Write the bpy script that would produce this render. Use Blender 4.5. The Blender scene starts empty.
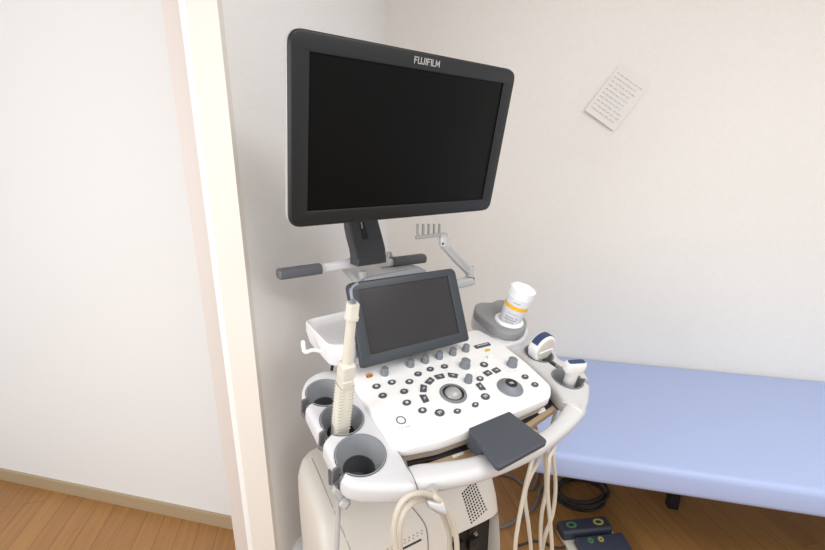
import bpy, bmesh, math, random
from mathutils import Vector, Matrix
random.seed(4)
SC = bpy.context.scene
COL = SC.collection
rad = math.radians
# ------------------------------------------------------------------ camera
FPX, PITCH, CAMZ = 418.0, rad(14.95), 1.40
cd = bpy.data.cameras.new('camera'); cam = bpy.data.objects.new('camera', cd); COL.objects.link(cam)
cam.location = (0, 0, CAMZ); cam.rotation_euler = (rad(90) - PITCH, 0, 0)
cd.sensor_width = 36; cd.lens = FPX / 825 * 36; cd.clip_start = .02
SC.camera = cam
# ------------------------------------------------------------------ light and exposure
wd = bpy.data.worlds.new('daylight'); SC.world = wd; wd.use_nodes = True
wd.node_tree.nodes['Background'].inputs[0].default_value = (.97, .985, 1, 1)
wd.node_tree.nodes['Background'].inputs[1].default_value = 0.82

def area(name, loc, target, sx, sy, power, col):
    l = bpy.data.lights.new(name, 'AREA'); l.shape = 'RECTANGLE'; l.size = sx; l.size_y = sy; l.energy = power; l.color = col
    o = bpy.data.objects.new(name, l); COL.objects.link(o); o.location = loc
    o.rotation_euler = (Vector(target) - Vector(loc)).to_track_quat('-Z', 'Y').to_euler(); return o
area('ceiling_light', (1.25, -.1, 2.46), (1.25, -.1, 0), 1.2, 1.2, 23, (1, .995, .985))  # unseen lamp, added where fitting the tones called for more light
area('ceiling_light', (.45, -.6, 2.46), (.45, -.5, 0), 1.2, 1.2, 13, (1, .99, .975))
area('added_fill_rear', (-.6, -1.9, 1.3), (.1, 1.0, 1.0), 1.4, 1.2, 3, (.98, .985, 1))  # soft fill lamp added behind the camera, no window known there
area('added_fill_left', (-1.45, -.55, 1.4), (-.2, 1.0, 0.7), .9, .9, 19, (1, .995, .985))  # fill lamp added at the left to brighten the machine's flank
SC.view_settings.view_transform = 'Standard'; SC.view_settings.look = 'None'
SC.view_settings.gamma = 1; SC.view_settings.use_curve_mapping = False
SC.view_settings.exposure = 0.08

# ------------------------------------------------------------------ materials
def mat(name, col, rough=.5, metal=0, bump=0, scale=200, spec=.5, coat=0, vary=0, trans=0, vscale=20):
    m = bpy.data.materials.new(name); m.use_nodes = True
    N, L = m.node_tree.nodes, m.node_tree.links; b = N['Principled BSDF']
    b.inputs['Base Color'].default_value = (*col, 1); b.inputs['Roughness'].default_value = rough
    b.inputs['Metallic'].default_value = metal; b.inputs['Specular IOR Level'].default_value = spec
    b.inputs['Coat Weight'].default_value = coat; b.inputs['Transmission Weight'].default_value = trans
    tc = N.new('ShaderNodeTexCoord')
    if bump:
        n = N.new('ShaderNodeTexNoise'); n.inputs['Scale'].default_value = scale; n.inputs['Detail'].default_value = 3
        L.new(tc.outputs['Object'], n.inputs['Vector'])
        u = N.new('ShaderNodeBump'); u.inputs['Strength'].default_value = bump; u.inputs['Distance'].default_value = .002
        L.new(n.outputs['Fac'], u.inputs['Height']); L.new(u.outputs['Normal'], b.inputs['Normal'])
    if vary:
        n = N.new('ShaderNodeTexNoise'); n.inputs['Scale'].default_value = vscale; n.inputs['Detail'].default_value = 4
        L.new(tc.outputs['Object'], n.inputs['Vector'])
        r = N.new('ShaderNodeValToRGB'); r.color_ramp.elements[0].position = .3; r.color_ramp.elements[1].position = .7
        r.color_ramp.elements[0].color = (*[c * (1 - vary) for c in col], 1)
        r.color_ramp.elements[1].color = (*[min(1, c * (1 + vary)) for c in col], 1)
        L.new(n.outputs['Fac'], r.inputs['Fac']); L.new(r.outputs['Color'], b.inputs['Base Color'])
    return m

WHITE = mat('white_plastic', (.86, .855, .85), .38, bump=.03, scale=600)
PANELW = mat('panel_white', (.90, .90, .90), .35)
CREAM = mat('cream_plastic', (.72, .685, .60), .42)
CABLE = mat('cream_cable', (.60, .545, .46), .5)
BODYW = mat('body_white', (.69, .65, .59), .42, bump=.05, scale=500)
SILVER = mat('silver_plastic', (.50, .50, .50), .35, metal=.1)
WING = mat('wing_white', (.66, .665, .69), .34)
NECK = mat('neck_charcoal', (.042, .045, .05), .4)
COMB = mat('comb_grey', (.34, .335, .33), .4)
LEDGE = mat('ledge_grey', (.20, .215, .235), .4)
SILVERD = mat('silver_arm', (.44, .435, .43), .35, metal=.2)
GREY = mat('grey_rubber', (.27, .285, .305), .5)
GREYL = mat('housing_grey', (.27, .275, .285), .45)
DGREY = mat('dark_grey_rubber', (.085, .09, .10), .55)
KNOB = mat('knob_grey', (.20, .22, .245), .5)
CHAR = mat('charcoal_plastic', (.0085, .0095, .011), .38)
FRAME = mat('touch_frame', (.036, .043, .052), .42)
SCREEN = mat('screen_off', (.003, .003, .0028), .35, spec=.12)
TSCREEN = mat('touch_glass', (.030, .028, .030), .28, spec=.4)
PAD = mat('pad_charcoal', (.062, .070, .088), .55, bump=.06, scale=900)
BTN = mat('button_grey', (.075, .08, .095), .45)
LEGEND = mat('legend_white', (.62, .63, .68), .5)
PRINT = mat('print_grey', (.16, .16, .17), .6)
AMBER = mat('amber', (.70, .42, .06), .4)
GRIP = mat('grip_grey', (.13, .14, .155), .5, bump=.1, scale=400)
BLUE = mat('lens_blue', (.03, .055, .13), .5)
BLACK = mat('black_plastic', (.012, .012, .013), .5)
CHROME = mat('chrome', (.75, .75, .76), .15, metal=1)
BALL = mat('trackball_grey', (.36, .35, .35), .2, coat=.7)
BLUEVINYL = mat('blue_vinyl', (.42, .51, .78), .45, bump=.08, scale=300)
PAPER = mat('paper', (.80, .77, .74), .8)
YELLOW = mat('yellow_band', (.90, .50, .03), .5)
BOTTLE = mat('bottle_plastic', (.72, .73, .79), .3)
TRAYW = mat('tray_white', (.86, .86, .88), .4)
LOGO = mat('logo_silver', (.55, .53, .50), .4)
NAVY = mat('navy_plastic', (.035, .04, .065), .5)
GREENR = mat('green_ring', (.10, .22, .12), .5)
YELLR = mat('yellow_ring', (.42, .38, .10), .5)
CABG = mat('grey_cable', (.20, .19, .19), .5)
CABB = mat('black_cable', (.03, .027, .025), .5)
TAN = mat('tan_trim', (.42, .32, .20), .5)
CASING = mat('casing_cream', (.77, .73, .67), .5)
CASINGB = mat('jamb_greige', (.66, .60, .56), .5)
LWALL = mat('wallpaper_grey', (.86, .85, .835), .85, bump=.35, scale=160, vary=.02, vscale=120)
RWALL = mat('wallpaper_cream', (.83, .805, .76), .85, bump=.25, scale=160, vary=.015, vscale=90)
CEIL = mat('ceiling_white', (.82, .81, .79), .9)

def wood():
    m = bpy.data.materials.new('wood_floor'); m.use_nodes = True
    N, L = m.node_tree.nodes, m.node_tree.links; b = N['Principled BSDF']; b.inputs['Roughness'].default_value = .38
    tc = N.new('ShaderNodeTexCoord'); mp = N.new('ShaderNodeMapping'); mp.inputs['Rotation'].default_value = (0, 0, rad(77))
    L.new(tc.outputs['Object'], mp.inputs['Vector'])
    br = N.new('ShaderNodeTexBrick'); br.inputs['Scale'].default_value = 1; br.inputs['Brick Width'].default_value = .9
    br.inputs['Row Height'].default_value = .075; br.inputs['Mortar Size'].default_value = .0012; br.inputs['Color1'].default_value = (.50, .255, .085, 1)
    br.inputs['Color2'].default_value = (.43, .21, .068, 1); br.inputs['Mortar'].default_value = (.25, .11, .035, 1)
    L.new(mp.outputs[0], br.inputs['Vector'])
    m2 = N.new('ShaderNodeMapping'); m2.inputs['Scale'].default_value = (4, 60, 1); L.new(mp.outputs[0], m2.inputs['Vector'])
    ns = N.new('ShaderNodeTexNoise'); ns.inputs['Scale'].default_value = 1; ns.inputs['Detail'].default_value = 6; L.new(m2.outputs[0], ns.inputs['Vector'])
    mx = N.new('ShaderNodeMix'); mx.data_type = 'RGBA'; mx.blend_type = 'MULTIPLY'; mx.inputs[0].default_value = .45
    L.new(br.outputs['Color'], mx.inputs[6]); L.new(ns.outputs['Fac'], mx.inputs[7]); L.new(mx.outputs[2], b.inputs['Base Color'])
    return m
WOOD = wood()

# ------------------------------------------------------------------ helpers
def link(name, me, m, parent=None, smooth=True):
    if smooth:
        for p in me.polygons: p.use_smooth = True
        me.set_sharp_from_angle(angle=rad(35))
    if m and not me.materials: me.materials.append(m)
    o = bpy.data.objects.new(name, me); COL.objects.link(o)
    if parent: o.parent = parent
    return o
def out(name, bm, m, parent=None, smooth=True):
    bmesh.ops.recalc_face_normals(bm, faces=bm.faces)
    me = bpy.data.meshes.new(name); bm.to_mesh(me); bm.free(); return link(name, me, m, parent, smooth)
def tag(o, label=None, cat=None, group=None, kind=None):
    if label: o['label'] = label
    if cat: o['category'] = cat
    if group: o['group'] = group
    if kind: o['kind'] = kind
    return o
def empty(name, loc, rz=0):
    o = bpy.data.objects.new(name, None); COL.objects.link(o); o.location = loc; o.rotation_euler = (0, 0, rz); o.empty_display_size = .05; return o
def add_box(bm, size, M=None, bev=0, seg=3, taper=None):
    M = M or Matrix()
    r = bmesh.ops.create_cube(bm, size=1)
    vs = r['verts']
    for v in vs: v.co = Vector((v.co.x * size[0], v.co.y * size[1], v.co.z * size[2]))
    if taper:
        for v in vs:
            if v.co.z > 0: v.co.x *= taper[0]; v.co.y *= taper[1]
    if bev:
        es = set(e for v in vs for e in v.link_edges)
        g = bmesh.ops.bevel(bm, geom=list(es), offset=bev, segments=seg, profile=.5, affect='EDGES')
        vs = list(set(vs_ for f in g['faces'] for vs_ in f.verts) | set(v for v in vs if v.is_valid))
    for v in vs: v.co = M @ v.co
def box(name, c, size, m, parent=None, bev=0, seg=3, R=None, taper=None):
    bm = bmesh.new(); M = Matrix.Translation(c) @ (R.to_4x4() if R is not None else Matrix())
    add_box(bm, size, M, bev, seg, taper); return out(name, bm, m, parent)
def frame(o, x, y, z):  # matrix whose columns are the given axes
    M = Matrix.Identity(4)
    for i, a in enumerate((x, y, z)):
        for j in range(3): M[j][i] = a[j]
    for j in range(3): M[j][3] = o[j]
    return M
def axisframe(o, z, xh=Vector((1, 0, 0))):
    z = Vector(z).normalized(); y = z.cross(Vector(xh)).normalized(); x = y.cross(z).normalized(); return frame(o, x, y, z)
def add_lathe(bm, prof, M, n=32, a0=0, a1=2 * math.pi, sx=1, sy=1):
    full = abs(a1 - a0 - 2 * math.pi) < 1e-6; k = n if full else n + 1
    rings = []
    for i in range(k):
        a = a0 + (a1 - a0) * i / n
        rings.append([bm.verts.new(M @ Vector((r * math.cos(a) * sx, r * math.sin(a) * sy, z))) for r, z in prof])
    for i in range(n):
        A, B = rings[i], rings[(i + 1) % k]
        for j in range(len(prof) - 1): bm.faces.new((A[j], B[j], B[j + 1], A[j + 1]))
    return rings
def lathe(name, prof, M, m, parent=None, n=32, sx=1, sy=1):
    bm = bmesh.new(); add_lathe(bm, prof, M, n, sx=sx, sy=sy); bmesh.ops.remove_doubles(bm, verts=bm.verts, dist=1e-6); return out(name, bm, m, parent)
def catmull(P, per=6):
    P = [Vector(p) for p in P]; Q = [P[0] * 2 - P[1]] + P + [P[-1] * 2 - P[-2]]; R = []
    for i in range(1, len(Q) - 2):
        for k in range(per):
            t = k / per; a, b, c, d = Q[i - 1:i + 3]
            R.append(.5 * ((2 * b) + (c - a) * t + (2 * a - 5 * b + 4 * c - d) * t * t + (3 * b - a - 3 * c + d) * t ** 3))
    R.append(P[-1]); return R
def add_tube(bm, P, r, n=10, per=6, smooth=True, rr=None):
    P = catmull(P, per) if smooth else [Vector(p) for p in P]
    prev = None; rings = []
    for i, p in enumerate(P):
        t = (P[min(i + 1, len(P) - 1)] - P[max(i - 1, 0)]).normalized()
        if prev is None: x = t.orthogonal().normalized()
        else: x = (prev - t * prev.dot(t)).normalized()
        prev = x; y = t.cross(x)
        q = r if rr is None else rr[min(int(i / (len(P) - 1) * (len(rr) - 1) + .5), len(rr) - 1)]
        rings.append([bm.verts.new(p + (x * math.cos(2 * math.pi * k / n) + y * math.sin(2 * math.pi * k / n)) * q) for k in range(n)])
    for A, B in zip(rings, rings[1:]):
        for k in range(n): bm.faces.new((A[k], A[(k + 1) % n], B[(k + 1) % n], B[k]))
    bm.faces.new(rings[0][::-1]); bm.faces.new(rings[-1])
def tube(name, P, r, m, parent=None, n=10, per=6, smooth=True):
    bm = bmesh.new(); add_tube(bm, P, r, n, per, smooth); return out(name, bm, m, parent)
def supersec(w, d, e=3, n=28):
    R = []
    for k in range(n):
        a = 2 * math.pi * k / n; c, s = math.cos(a), math.sin(a)
        R.append((math.copysign(abs(c) ** (2 / e), c) * w / 2, math.copysign(abs(s) ** (2 / e), s) * d / 2))
    return R
def loft(name, secs, m, parent=None, n=28):
    """secs: list of (Matrix, width, depth, exponent)"""
    bm = bmesh.new(); rings = []
    for M, w, d, e in secs: rings.append([bm.verts.new(M @ Vector((x, y, 0))) for x, y in supersec(w, d, e, n)])
    for A, B in zip(rings, rings[1:]):
        for k in range(n): bm.faces.new((A[k], A[(k + 1) % n], B[(k + 1) % n], B[k]))
    bm.faces.new(rings[0][::-1]); bm.faces.new(rings[-1]); return out(name, bm, m, parent)
def roundpoly(pts, r, n=5):
    R = []; N = len(pts)
    for i in range(N):
        p = Vector(pts[i][:2]); a = Vector(pts[i - 1][:2]); b = Vector(pts[(i + 1) % N][:2]); q = pts[i][2] if len(pts[i]) > 2 else r
        da, db = (a - p), (b - p); q = min(q, da.length * .45, db.length * .45)
        if q < 1e-5: R.append(p); continue
        s, e = p + da.normalized() * q, p + db.normalized() * q
        for k in range(n + 1):
            t = k / n; R.append((1 - t) ** 2 * s + 2 * t * (1 - t) * p + t * t * e)
    return R
def smoothpoly(pts, per=5):
    P = [Vector(p[:2]) for p in pts]; N = len(P); R = []
    for i in range(N):
        a, b, c, d = P[i - 1], P[i], P[(i + 1) % N], P[(i + 2) % N]
        for k in range(per):
            t = k / per; R.append(.5 * ((2 * b) + (c - a) * t + (2 * a - 5 * b + 4 * c - d) * t * t + (3 * b - a - 3 * c + d) * t ** 3))
    return R
def plate_mesh(loops, z0, z1, bev, M):
    cu = bpy.data.curves.new('c', 'CURVE'); cu.dimensions = '2D'; cu.fill_mode = 'BOTH'
    for lp in loops:
        s = cu.splines.new('POLY'); s.points.add(len(lp) - 1); s.use_cyclic_u = True
        for p, q in zip(s.points, lp): p.co = (q[0], q[1], 0, 1)
    cu.extrude = (z1 - z0) / 2 - bev; cu.bevel_depth = bev; cu.bevel_resolution = 2; cu.offset = -bev
    o = bpy.data.objects.new('c', cu); COL.objects.link(o)
    dg = bpy.context.evaluated_depsgraph_get(); me = bpy.data.meshes.new_from_object(o.evaluated_get(dg))
    bpy.data.objects.remove(o); bpy.data.curves.remove(cu)
    bm = bmesh.new(); bm.from_mesh(me); bmesh.ops.remove_doubles(bm, verts=bm.verts, dist=1e-5)
    for v in bm.verts: v.co = M @ (v.co + Vector((0, 0, (z0 + z1) / 2)))
    bpy.data.meshes.remove(me); return bm
def plate(name, loops, z0, z1, bev, M, m, parent=None):
    return out(name, plate_mesh(loops, z0, z1, bev, M), m, parent)
def cut(o, cutters):
    for c in cutters:
        c.parent = o.parent
        md = o.modifiers.new('b', 'BOOLEAN'); md.object = c; md.operation = 'DIFFERENCE'; md.solver = 'EXACT'
    bpy.context.view_layer.update(); dg = bpy.context.evaluated_depsgraph_get()
    me = bpy.data.meshes.new_from_object(o.evaluated_get(dg)); o.modifiers.clear(); old = o.data; o.data = me
    if not me.materials: me.materials.append(old.materials[0])
    for c in cutters: bpy.data.objects.remove(c)
    for p in me.polygons: p.use_smooth = True
    me.set_sharp_from_angle(angle=rad(35)); return o
def copy_obj(o, parent=None):
    c = o.copy(); COL.objects.link(c); c.parent = parent; return c

# ------------------------------------------------------------------ machine frame and measuring helpers
YAW = rad(34.5); TILT = rad(13)
MO = Vector((.0804, .7407, 0)); CW = .9368          # machine origin on the floor; height of the control panel there
Ux = Vector((math.cos(YAW), math.sin(YAW), 0)); Vx = Vector((-math.sin(YAW), math.cos(YAW), 0))
def ray(x, y):
    cp, sp = math.cos(PITCH), math.sin(PITCH); a, b = (x - 412.5) / FPX, -(y - 275) / FPX
    return Vector((a, cp + b * sp, -sp + b * cp))
def to_local(q): d = q - MO; return Vector((d.dot(Ux), d.dot(Vx), q.z))
RO = to_local(Vector((0, 0, CAMZ)))
def lray(x, y): r = ray(x, y); return Vector((r.dot(Ux), r.dot(Vx), r.z))
Sx = Vector((0, math.cos(TILT), math.sin(TILT))); Nx = Vector((0, -math.sin(TILT), math.cos(TILT)))
KO = Vector((0, 0, CW))
KM = frame(KO, (1, 0, 0), Sx, Nx)
def K(u, s, h): return KO + Vector((u, 0, 0)) + Sx * s + Nx * h
def k(x, y, h=0):                                   # photo measurement -> (u, s) on the tilted console plane at height h
    r = lray(x, y); t = ((KO + Nx * h) - RO).dot(Nx) / r.dot(Nx); q = RO + r * t - KO; return (q.x, q.dot(Sx))
def kk(pts, h=0): return [(*k(p[0], p[1], h), *p[2:]) for p in pts]
def vp(x, y, v): r = lray(x, y); return RO + r * ((v - RO.y) / r.y)
def wp(x, y, w): r = lray(x, y); return RO + r * ((w - RO.z) / r.z)
def gp(x, y, z=0): r = ray(x, y); return Vector((0, 0, CAMZ)) + r * ((z - CAMZ) / r.z)   # world point at height z
def circle(c, r, n=28): return [(c[0] + r * math.cos(2 * math.pi * i / n), c[1] + r * math.sin(2 * math.pi * i / n)) for i in range(n)]

# ================================================================== SETTING
WY = rad(-13)
Wd = Vector((math.cos(WY), math.sin(WY), 0)); Wn = Vector((-math.sin(WY), math.cos(WY), 0))   # along the right wall / out of it
bb = gp(579, 357.0, .50); 
wall_off = bb.dot(Wn)
rr_ = ray(387, 160); rr_.z = 0; cor = rr_ * (wall_off / rr_.dot(Wn))            # room corner
rl = ray(238, 157); rl.z = 0
tl = cor.dot(Wd) / rl.dot(Wd); lend = rl * tl                                    # near end of the left wall
llen = (cor - lend).length
def wbox(name, a, b, z0, z1, thick, m, kind='structure', side=1):
    """wall slab from a to b (plan), thickness to the left of a->b times side"""
    d = (b - a); L = d.length; d.normalize(); n = Vector((-d.y, d.x, 0)) * side
    c = (a + b) / 2 + n * thick / 2; c = Vector((c.x, c.y, (z0 + z1) / 2))
    o = box(name, (0, 0, 0), (L, thick, z1 - z0), m); o.location = c; o.rotation_euler = (0, 0, math.atan2(d.y, d.x)); tag(o, kind=kind); return o
wbox('wall_right', cor, cor + Wd * 3.2, 0, 2.5, .1, RWALL)
wbox('wall_left', lend, cor + Wn * .1, 0, 2.5, .10, LWALL)
fl = box('floor', (.3, .3, -.05), (5.2, 4.6, .1), WOOD); tag(fl, kind='structure')
ce = box('ceiling', (.3, .3, 2.55), (5.2, 4.6, .1), CEIL); tag(ce, kind='structure')
# door opening beyond the end of the left wall
n1 = -Wd
tw = lend - Wn * .015
o = wbox('trim_1', tw + n1 * .072, tw, 0, 2.5, .015, CASING, side=1)
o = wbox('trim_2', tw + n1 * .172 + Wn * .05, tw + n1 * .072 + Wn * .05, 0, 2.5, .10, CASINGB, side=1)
o = wbox('groove_shade', tw + n1 * .084 + Wn * .046, tw + n1 * .070 + Wn * .046, 0, 2.5, .05, mat('jamb_painted_shadow', (.42, .385, .36), .6), side=1)  # dark strip, the groove's shadow put into its colour
ca = gp(228.5, 526, 0)
wbox('wall_back', ca - Wd * 2.2, ca + Wd * .12, 0, 2.5, .08, mat('corridor_wall', (.80, .80, .80), .8, bump=.2, scale=160))
wbox('baseboard_back', ca - Wd * 2.2 - Wn * .012, ca + Wd * .1 - Wn * .012, 0, .055, .012, TAN)
wbox('baseboard_left', lend + Wd * .001 + Wn * 0, cor, 0, .06, .008, CASING, side=-1)

# ================================================================== BED
bfl = gp(533, 452, .50); bs = Wd.dot(bfl); fr = gp(585, 460, .492).dot(Wn)
bw = wall_off - .002 - fr; bl = 1.95
bed = empty('examination_bed', Wd * (bs + bl / 2) + Wn * (fr + bw / 2), WY)
tag(bed, 'low examination bed with pale blue vinyl mattress standing along the cream wall', 'bed')
box('mattress', (0, 0, .453), (bl, bw, .094), BLUEVINYL, bed, .022, 4)
box('bed_frame', (0, 0, .375), (bl - .3, bw - .3, .04), NAVY, bed, .004, 1)
lg = box('leg', (0, 0, 0), (.04, .04, .355), CHAR, bed, .004, 1); lg.location = (-bl / 2 + .62, -bw / 2 + .44, .1775)
for sx_, sy_ in ((-bl / 2 + .62, bw / 2 - .09), (bl / 2 - .12, bw / 2 - .09), (bl / 2 - .12, -bw / 2 + .09)):
    c = copy_obj(lg, bed); c.location = (sx_, sy_, .1775)

# ================================================================== PAPER ON THE WALL
def wallpt(x, y, off=0): r = ray(x, y); C0 = Vector((0, 0, CAMZ)); return C0 + r * ((wall_off - off) / r.dot(Wn))
pb, pr, pt = wallpt(584.5, 110.5, .004), wallpt(614, 131.5, .004), wallpt(603.5, 80, .004)
ex = (pr - pb).normalized(); ey = (pt - pb) - ex * (pt - pb).dot(ex); ey.normalize(); ez = ex.cross(ey)
pw = .148; ph = .21
pap = empty('notice_paper', pb); tag(pap, 'tilted white sheet of paper with faint grey writing taped to the cream wall', 'paper')
bm = bmesh.new(); G = 10; grid = {}
for i in range(G + 1):
    for j in range(5):
        u = i / G; z = .012 * max(0, (1 - j / 4)) ** 2 * (1 - u * .5)
        grid[i, j] = bm.verts.new(ex * pw * u + ey * ph * j / 4 + ez * z)
for i in range(G):
    for j in range(4): bm.faces.new((grid[i, j], grid[i + 1, j], grid[i + 1, j + 1], grid[i, j + 1]))
r_ = bmesh.ops.extrude_face_region(bm, geom=list(bm.faces))
for v in [g for g in r_['geom'] if isinstance(g, bmesh.types.BMVert)]: v.co -= ez * .0008
out('sheet', bm, PAPER, pap)
bm = bmesh.new()
for j in range(10):
    x = .012
    while x < pw - .03:
        w_ = random.uniform(.006, .02)
        yv = .025 + j * .017; jj = yv / ph
        add_box(bm, (w_, .0022, .0004), frame(ex * (x + w_ / 2) + ey * yv + ez * (.0022 + .012 * max(0, 1 - jj) ** 2), ex, ey, ez)); x += w_ + random.uniform(.003, .008)
out('writing', bm, mat('faint_ink', (.52, .50, .50), .8), pap, False)

# ================================================================== ULTRASOUND MACHINE
mc = empty('ultrasound_machine', MO, YAW)
tag(mc, 'white wheeled ultrasound machine with large black monitor, touch panel and control console', 'ultrasound machine')

# ---- monitor
def mon_frame(cen, w, h):
    x = Vector(w).normalized(); d = Vector(h); d = (d - x * d.dot(x)).normalized(); y = -d; z = x.cross(y); return frame(cen, x, y, z)
MF = mon_frame((.0347, .1866, 1.4444), (.5397, .0193, -.0006), (-.0015, .0636, -.3271))
mw, mh = .54, .334
def rrect(w, h, r, cx=0, cy=0, n=6): return roundpoly([(cx - w / 2, cy - h / 2), (cx + w / 2, cy - h / 2), (cx + w / 2, cy + h / 2), (cx - w / 2, cy + h / 2)], r, n)
mon = plate('monitor', [rrect(mw - .004, mh - .002, .026)], -.012, .0, .004, MF, CHAR, mc)
plate('rear_housing', [rrect(mw - .004, mh - .002, .027)], -.022, -.0105, .003, MF, SILVER, mon)
plate('rear_cover', [rrect(mw - .05, mh - .04, .04)], -.044, -.020, .010, MF, SILVER, mon)
plate('back_bulge', [rrect(.30, .22, .03)], -.060, -.042, .008, MF, SILVER, mon)
plate('bezel', [rrect(mw - .008, mh - .008, .022), rrect(mw - .072, mh - .066, .002)], -.002, .0035, .0015, MF, CHAR, mon)
plate('screen', [rrect(mw - .070, mh - .064, .002)], -.003, .0006, .0003, MF, SCREEN, mon)
def text(name, s, M, size, m, parent, xs=1, bold=0.0, ext=.0002):
    cu = bpy.data.curves.new('t', 'FONT'); cu.body = s; cu.size = size; cu.align_x = 'CENTER'; cu.align_y = 'CENTER'; cu.extrude = ext; cu.offset = bold
    cu.resolution_u = 3
    o = bpy.data.objects.new('t', cu); COL.objects.link(o); dg = bpy.context.evaluated_depsgraph_get(); me = bpy.data.meshes.new_from_object(o.evaluated_get(dg))
    bpy.data.objects.remove(o); me.transform(M @ Matrix.Diagonal((xs, 1, 1, 1))); return link(name, me, m, parent, False)
def mplane(x, y):
    r = lray(x, y); n = MF.col[2].to_3d(); t = (MF.translation - RO).dot(n) / r.dot(n); return MF.inverted() @ (RO + r * t)
tp = mplane(426, 61.8)
LET = {'F': [(0, 0, 0, 6), (0, 5.5, 3, 5.5), (0, 3.1, 2.5, 3.1)], 'U': [(0, .3, 0, 6), (0, .4, 3, .4), (3, .3, 3, 6)], 'J': [(0, .4, 1.9, .4), (1.9, .3, 2.3, 6), (0, .4, 0, 1.6)], 'I': [(.3, 0, .3, 6)], 'L': [(0, 0, 0, 6), (0, .4, 2.7, .4)], 'M': [(0, 0, 0, 6), (0, 5.8, 1.9, 1.4), (1.9, 1.4, 3.8, 5.8), (3.8, 0, 3.8, 6)]}
WID = {'F': 4.0, 'U': 4.5, 'J': 3.6, 'I': 1.9, 'L': 3.8, 'M': 4.0}
bm = bmesh.new(); xx = -sum(WID[c] for c in 'FUJIFILM') / 2 + .3; l0, l1 = mplane(413.2, 59), mplane(438.8, 65); sc_ = (l1.x - l0.x) / 27.4; vs_ = abs(mplane(426, 58.3).y - mplane(426, 65.2).y) / 6 / sc_
for c in 'FUJIFILM':
    for x0, y0, x1, y1 in LET[c]:
        dx, dy = (x1 - x0) * sc_, (y1 - y0) * sc_ * vs_; L_ = math.hypot(dx, dy)
        add_box(bm, (L_ + .0006, .0015, .0008), MF @ Matrix.Translation((tp.x + (xx + (x0 + x1) / 2) * sc_ * .95 , tp.y + ((y0 + y1) / 2 - 3) * sc_ * vs_, .0037)) @ Matrix.Rotation(math.atan2(dy, dx), 4, 'Z'))
    xx += WID[c]
out('brand_lettering', bm, LOGO, mon, False)

# ---- monitor arm
na, nb = vp(351, 265, .345), vp(386, 262.5, .345)
nc, ne = vp(343, 222, .300), vp(378, 219, .300)
NS = [((351, 265), (386.5, 263.5), .345, .048), ((351, 258), (386.5, 256), .345, .048), ((350.6, 257.6), (386, 255.6), .344, .045), ((349.5, 251), (385.5, 249), .340, .044), ((346, 240), (382.5, 236), .326, .042), ((343.8, 230), (379.8, 226), .312, .040), ((343, 221), (377.5, 219), .300, .038), ((342, 208), (374, 206), .284, .036)]
secs = []
for (x1, y1), (x2, y2), v_, d_ in NS:
    x1 += 6
    l, r = vp(x1, y1, v_), vp(x2, y2, v_); z_ = (l.z + r.z) / 2
    secs.append((frame(Vector(((l.x + r.x) / 2, v_ + d_ / 2 - .004, z_)), (1, 0, 0), (0, 1, 0), (0, 0, 1)), abs(r.x - l.x), d_, 9))
neck = loft('monitor_neck', secs, NECK, mc, 48)
fa3, fb3 = Vector((.0, .326 - .004, vp(346, 240, .326).z)), Vector((.0, .300 - .004, vp(343, 221, .300).z))
t3_ = (fb3 - fa3).normalized(); nrm = Vector((1, 0, 0)).cross(t3_).normalized()
if nrm.y > 0: nrm = -nrm
def on_neck(x, y, off=.0):
    p0 = fa3 + nrm * off; r = lray(x, y); return RO + r * ((p0 - RO).dot(nrm) / r.dot(nrm))
q = [on_neck(*p, .0006) for p in ((358, 219), (363.5, 219), (369.5, 241.5), (363, 242))]
bm = bmesh.new(); f = bm.faces.new([bm.verts.new(p) for p in q]); e_ = bmesh.ops.extrude_face_region(bm, geom=[f])
for v in [g for g in e_['geom'] if isinstance(g, bmesh.types.BMVert)]: v.co -= nrm * .003
out('neck_slot', bm, BLACK, neck, False)
tube('slot_pin', [on_neck(361, 222, .0022), on_neck(362, 228, .0022)], .0017, CHROME, neck, 8)

# ---- rear platform and handles
pw_ = 1.12
plt = kkp = [(339.5, 262), (345, 260), (352, 256), (389, 252), (404, 262), (424, 268), (426, 275), (375, 284), (357, 283), (350, 273)]
def wl(pts, w): return [tuple(wp(x, y, w)[:2]) for x, y in pts]
PM = Matrix()
plat = plate('rear_platform', [roundpoly(wl(plt, 1.12), .02)], 1.098, 1.122, .006, PM, SILVER, mc)
for (x, y, r) in ((363, 276, .012), (389.5, 258, .0085)):
    p = wp(x, y, 1.125); lathe('clamp_screw', [(0, .017), (r * .8, .017), (r, .014), (r, 0), (0, 0)], Matrix.Translation((p.x, p.y, 1.121)), SILVERD, plat, 20)
lathe('clamp_screw', [(0, .030), (.006, .030), (.008, .026), (.008, 0), (0, 0)], Matrix.Translation((wp(389.5, 262, 1.121).x, wp(389.5, 262, 1.121).y, 1.121)), SILVERD, plat, 20)
a_, b_ = vp(276, 274.5, .405), vp(320, 268.5, .405)
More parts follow.
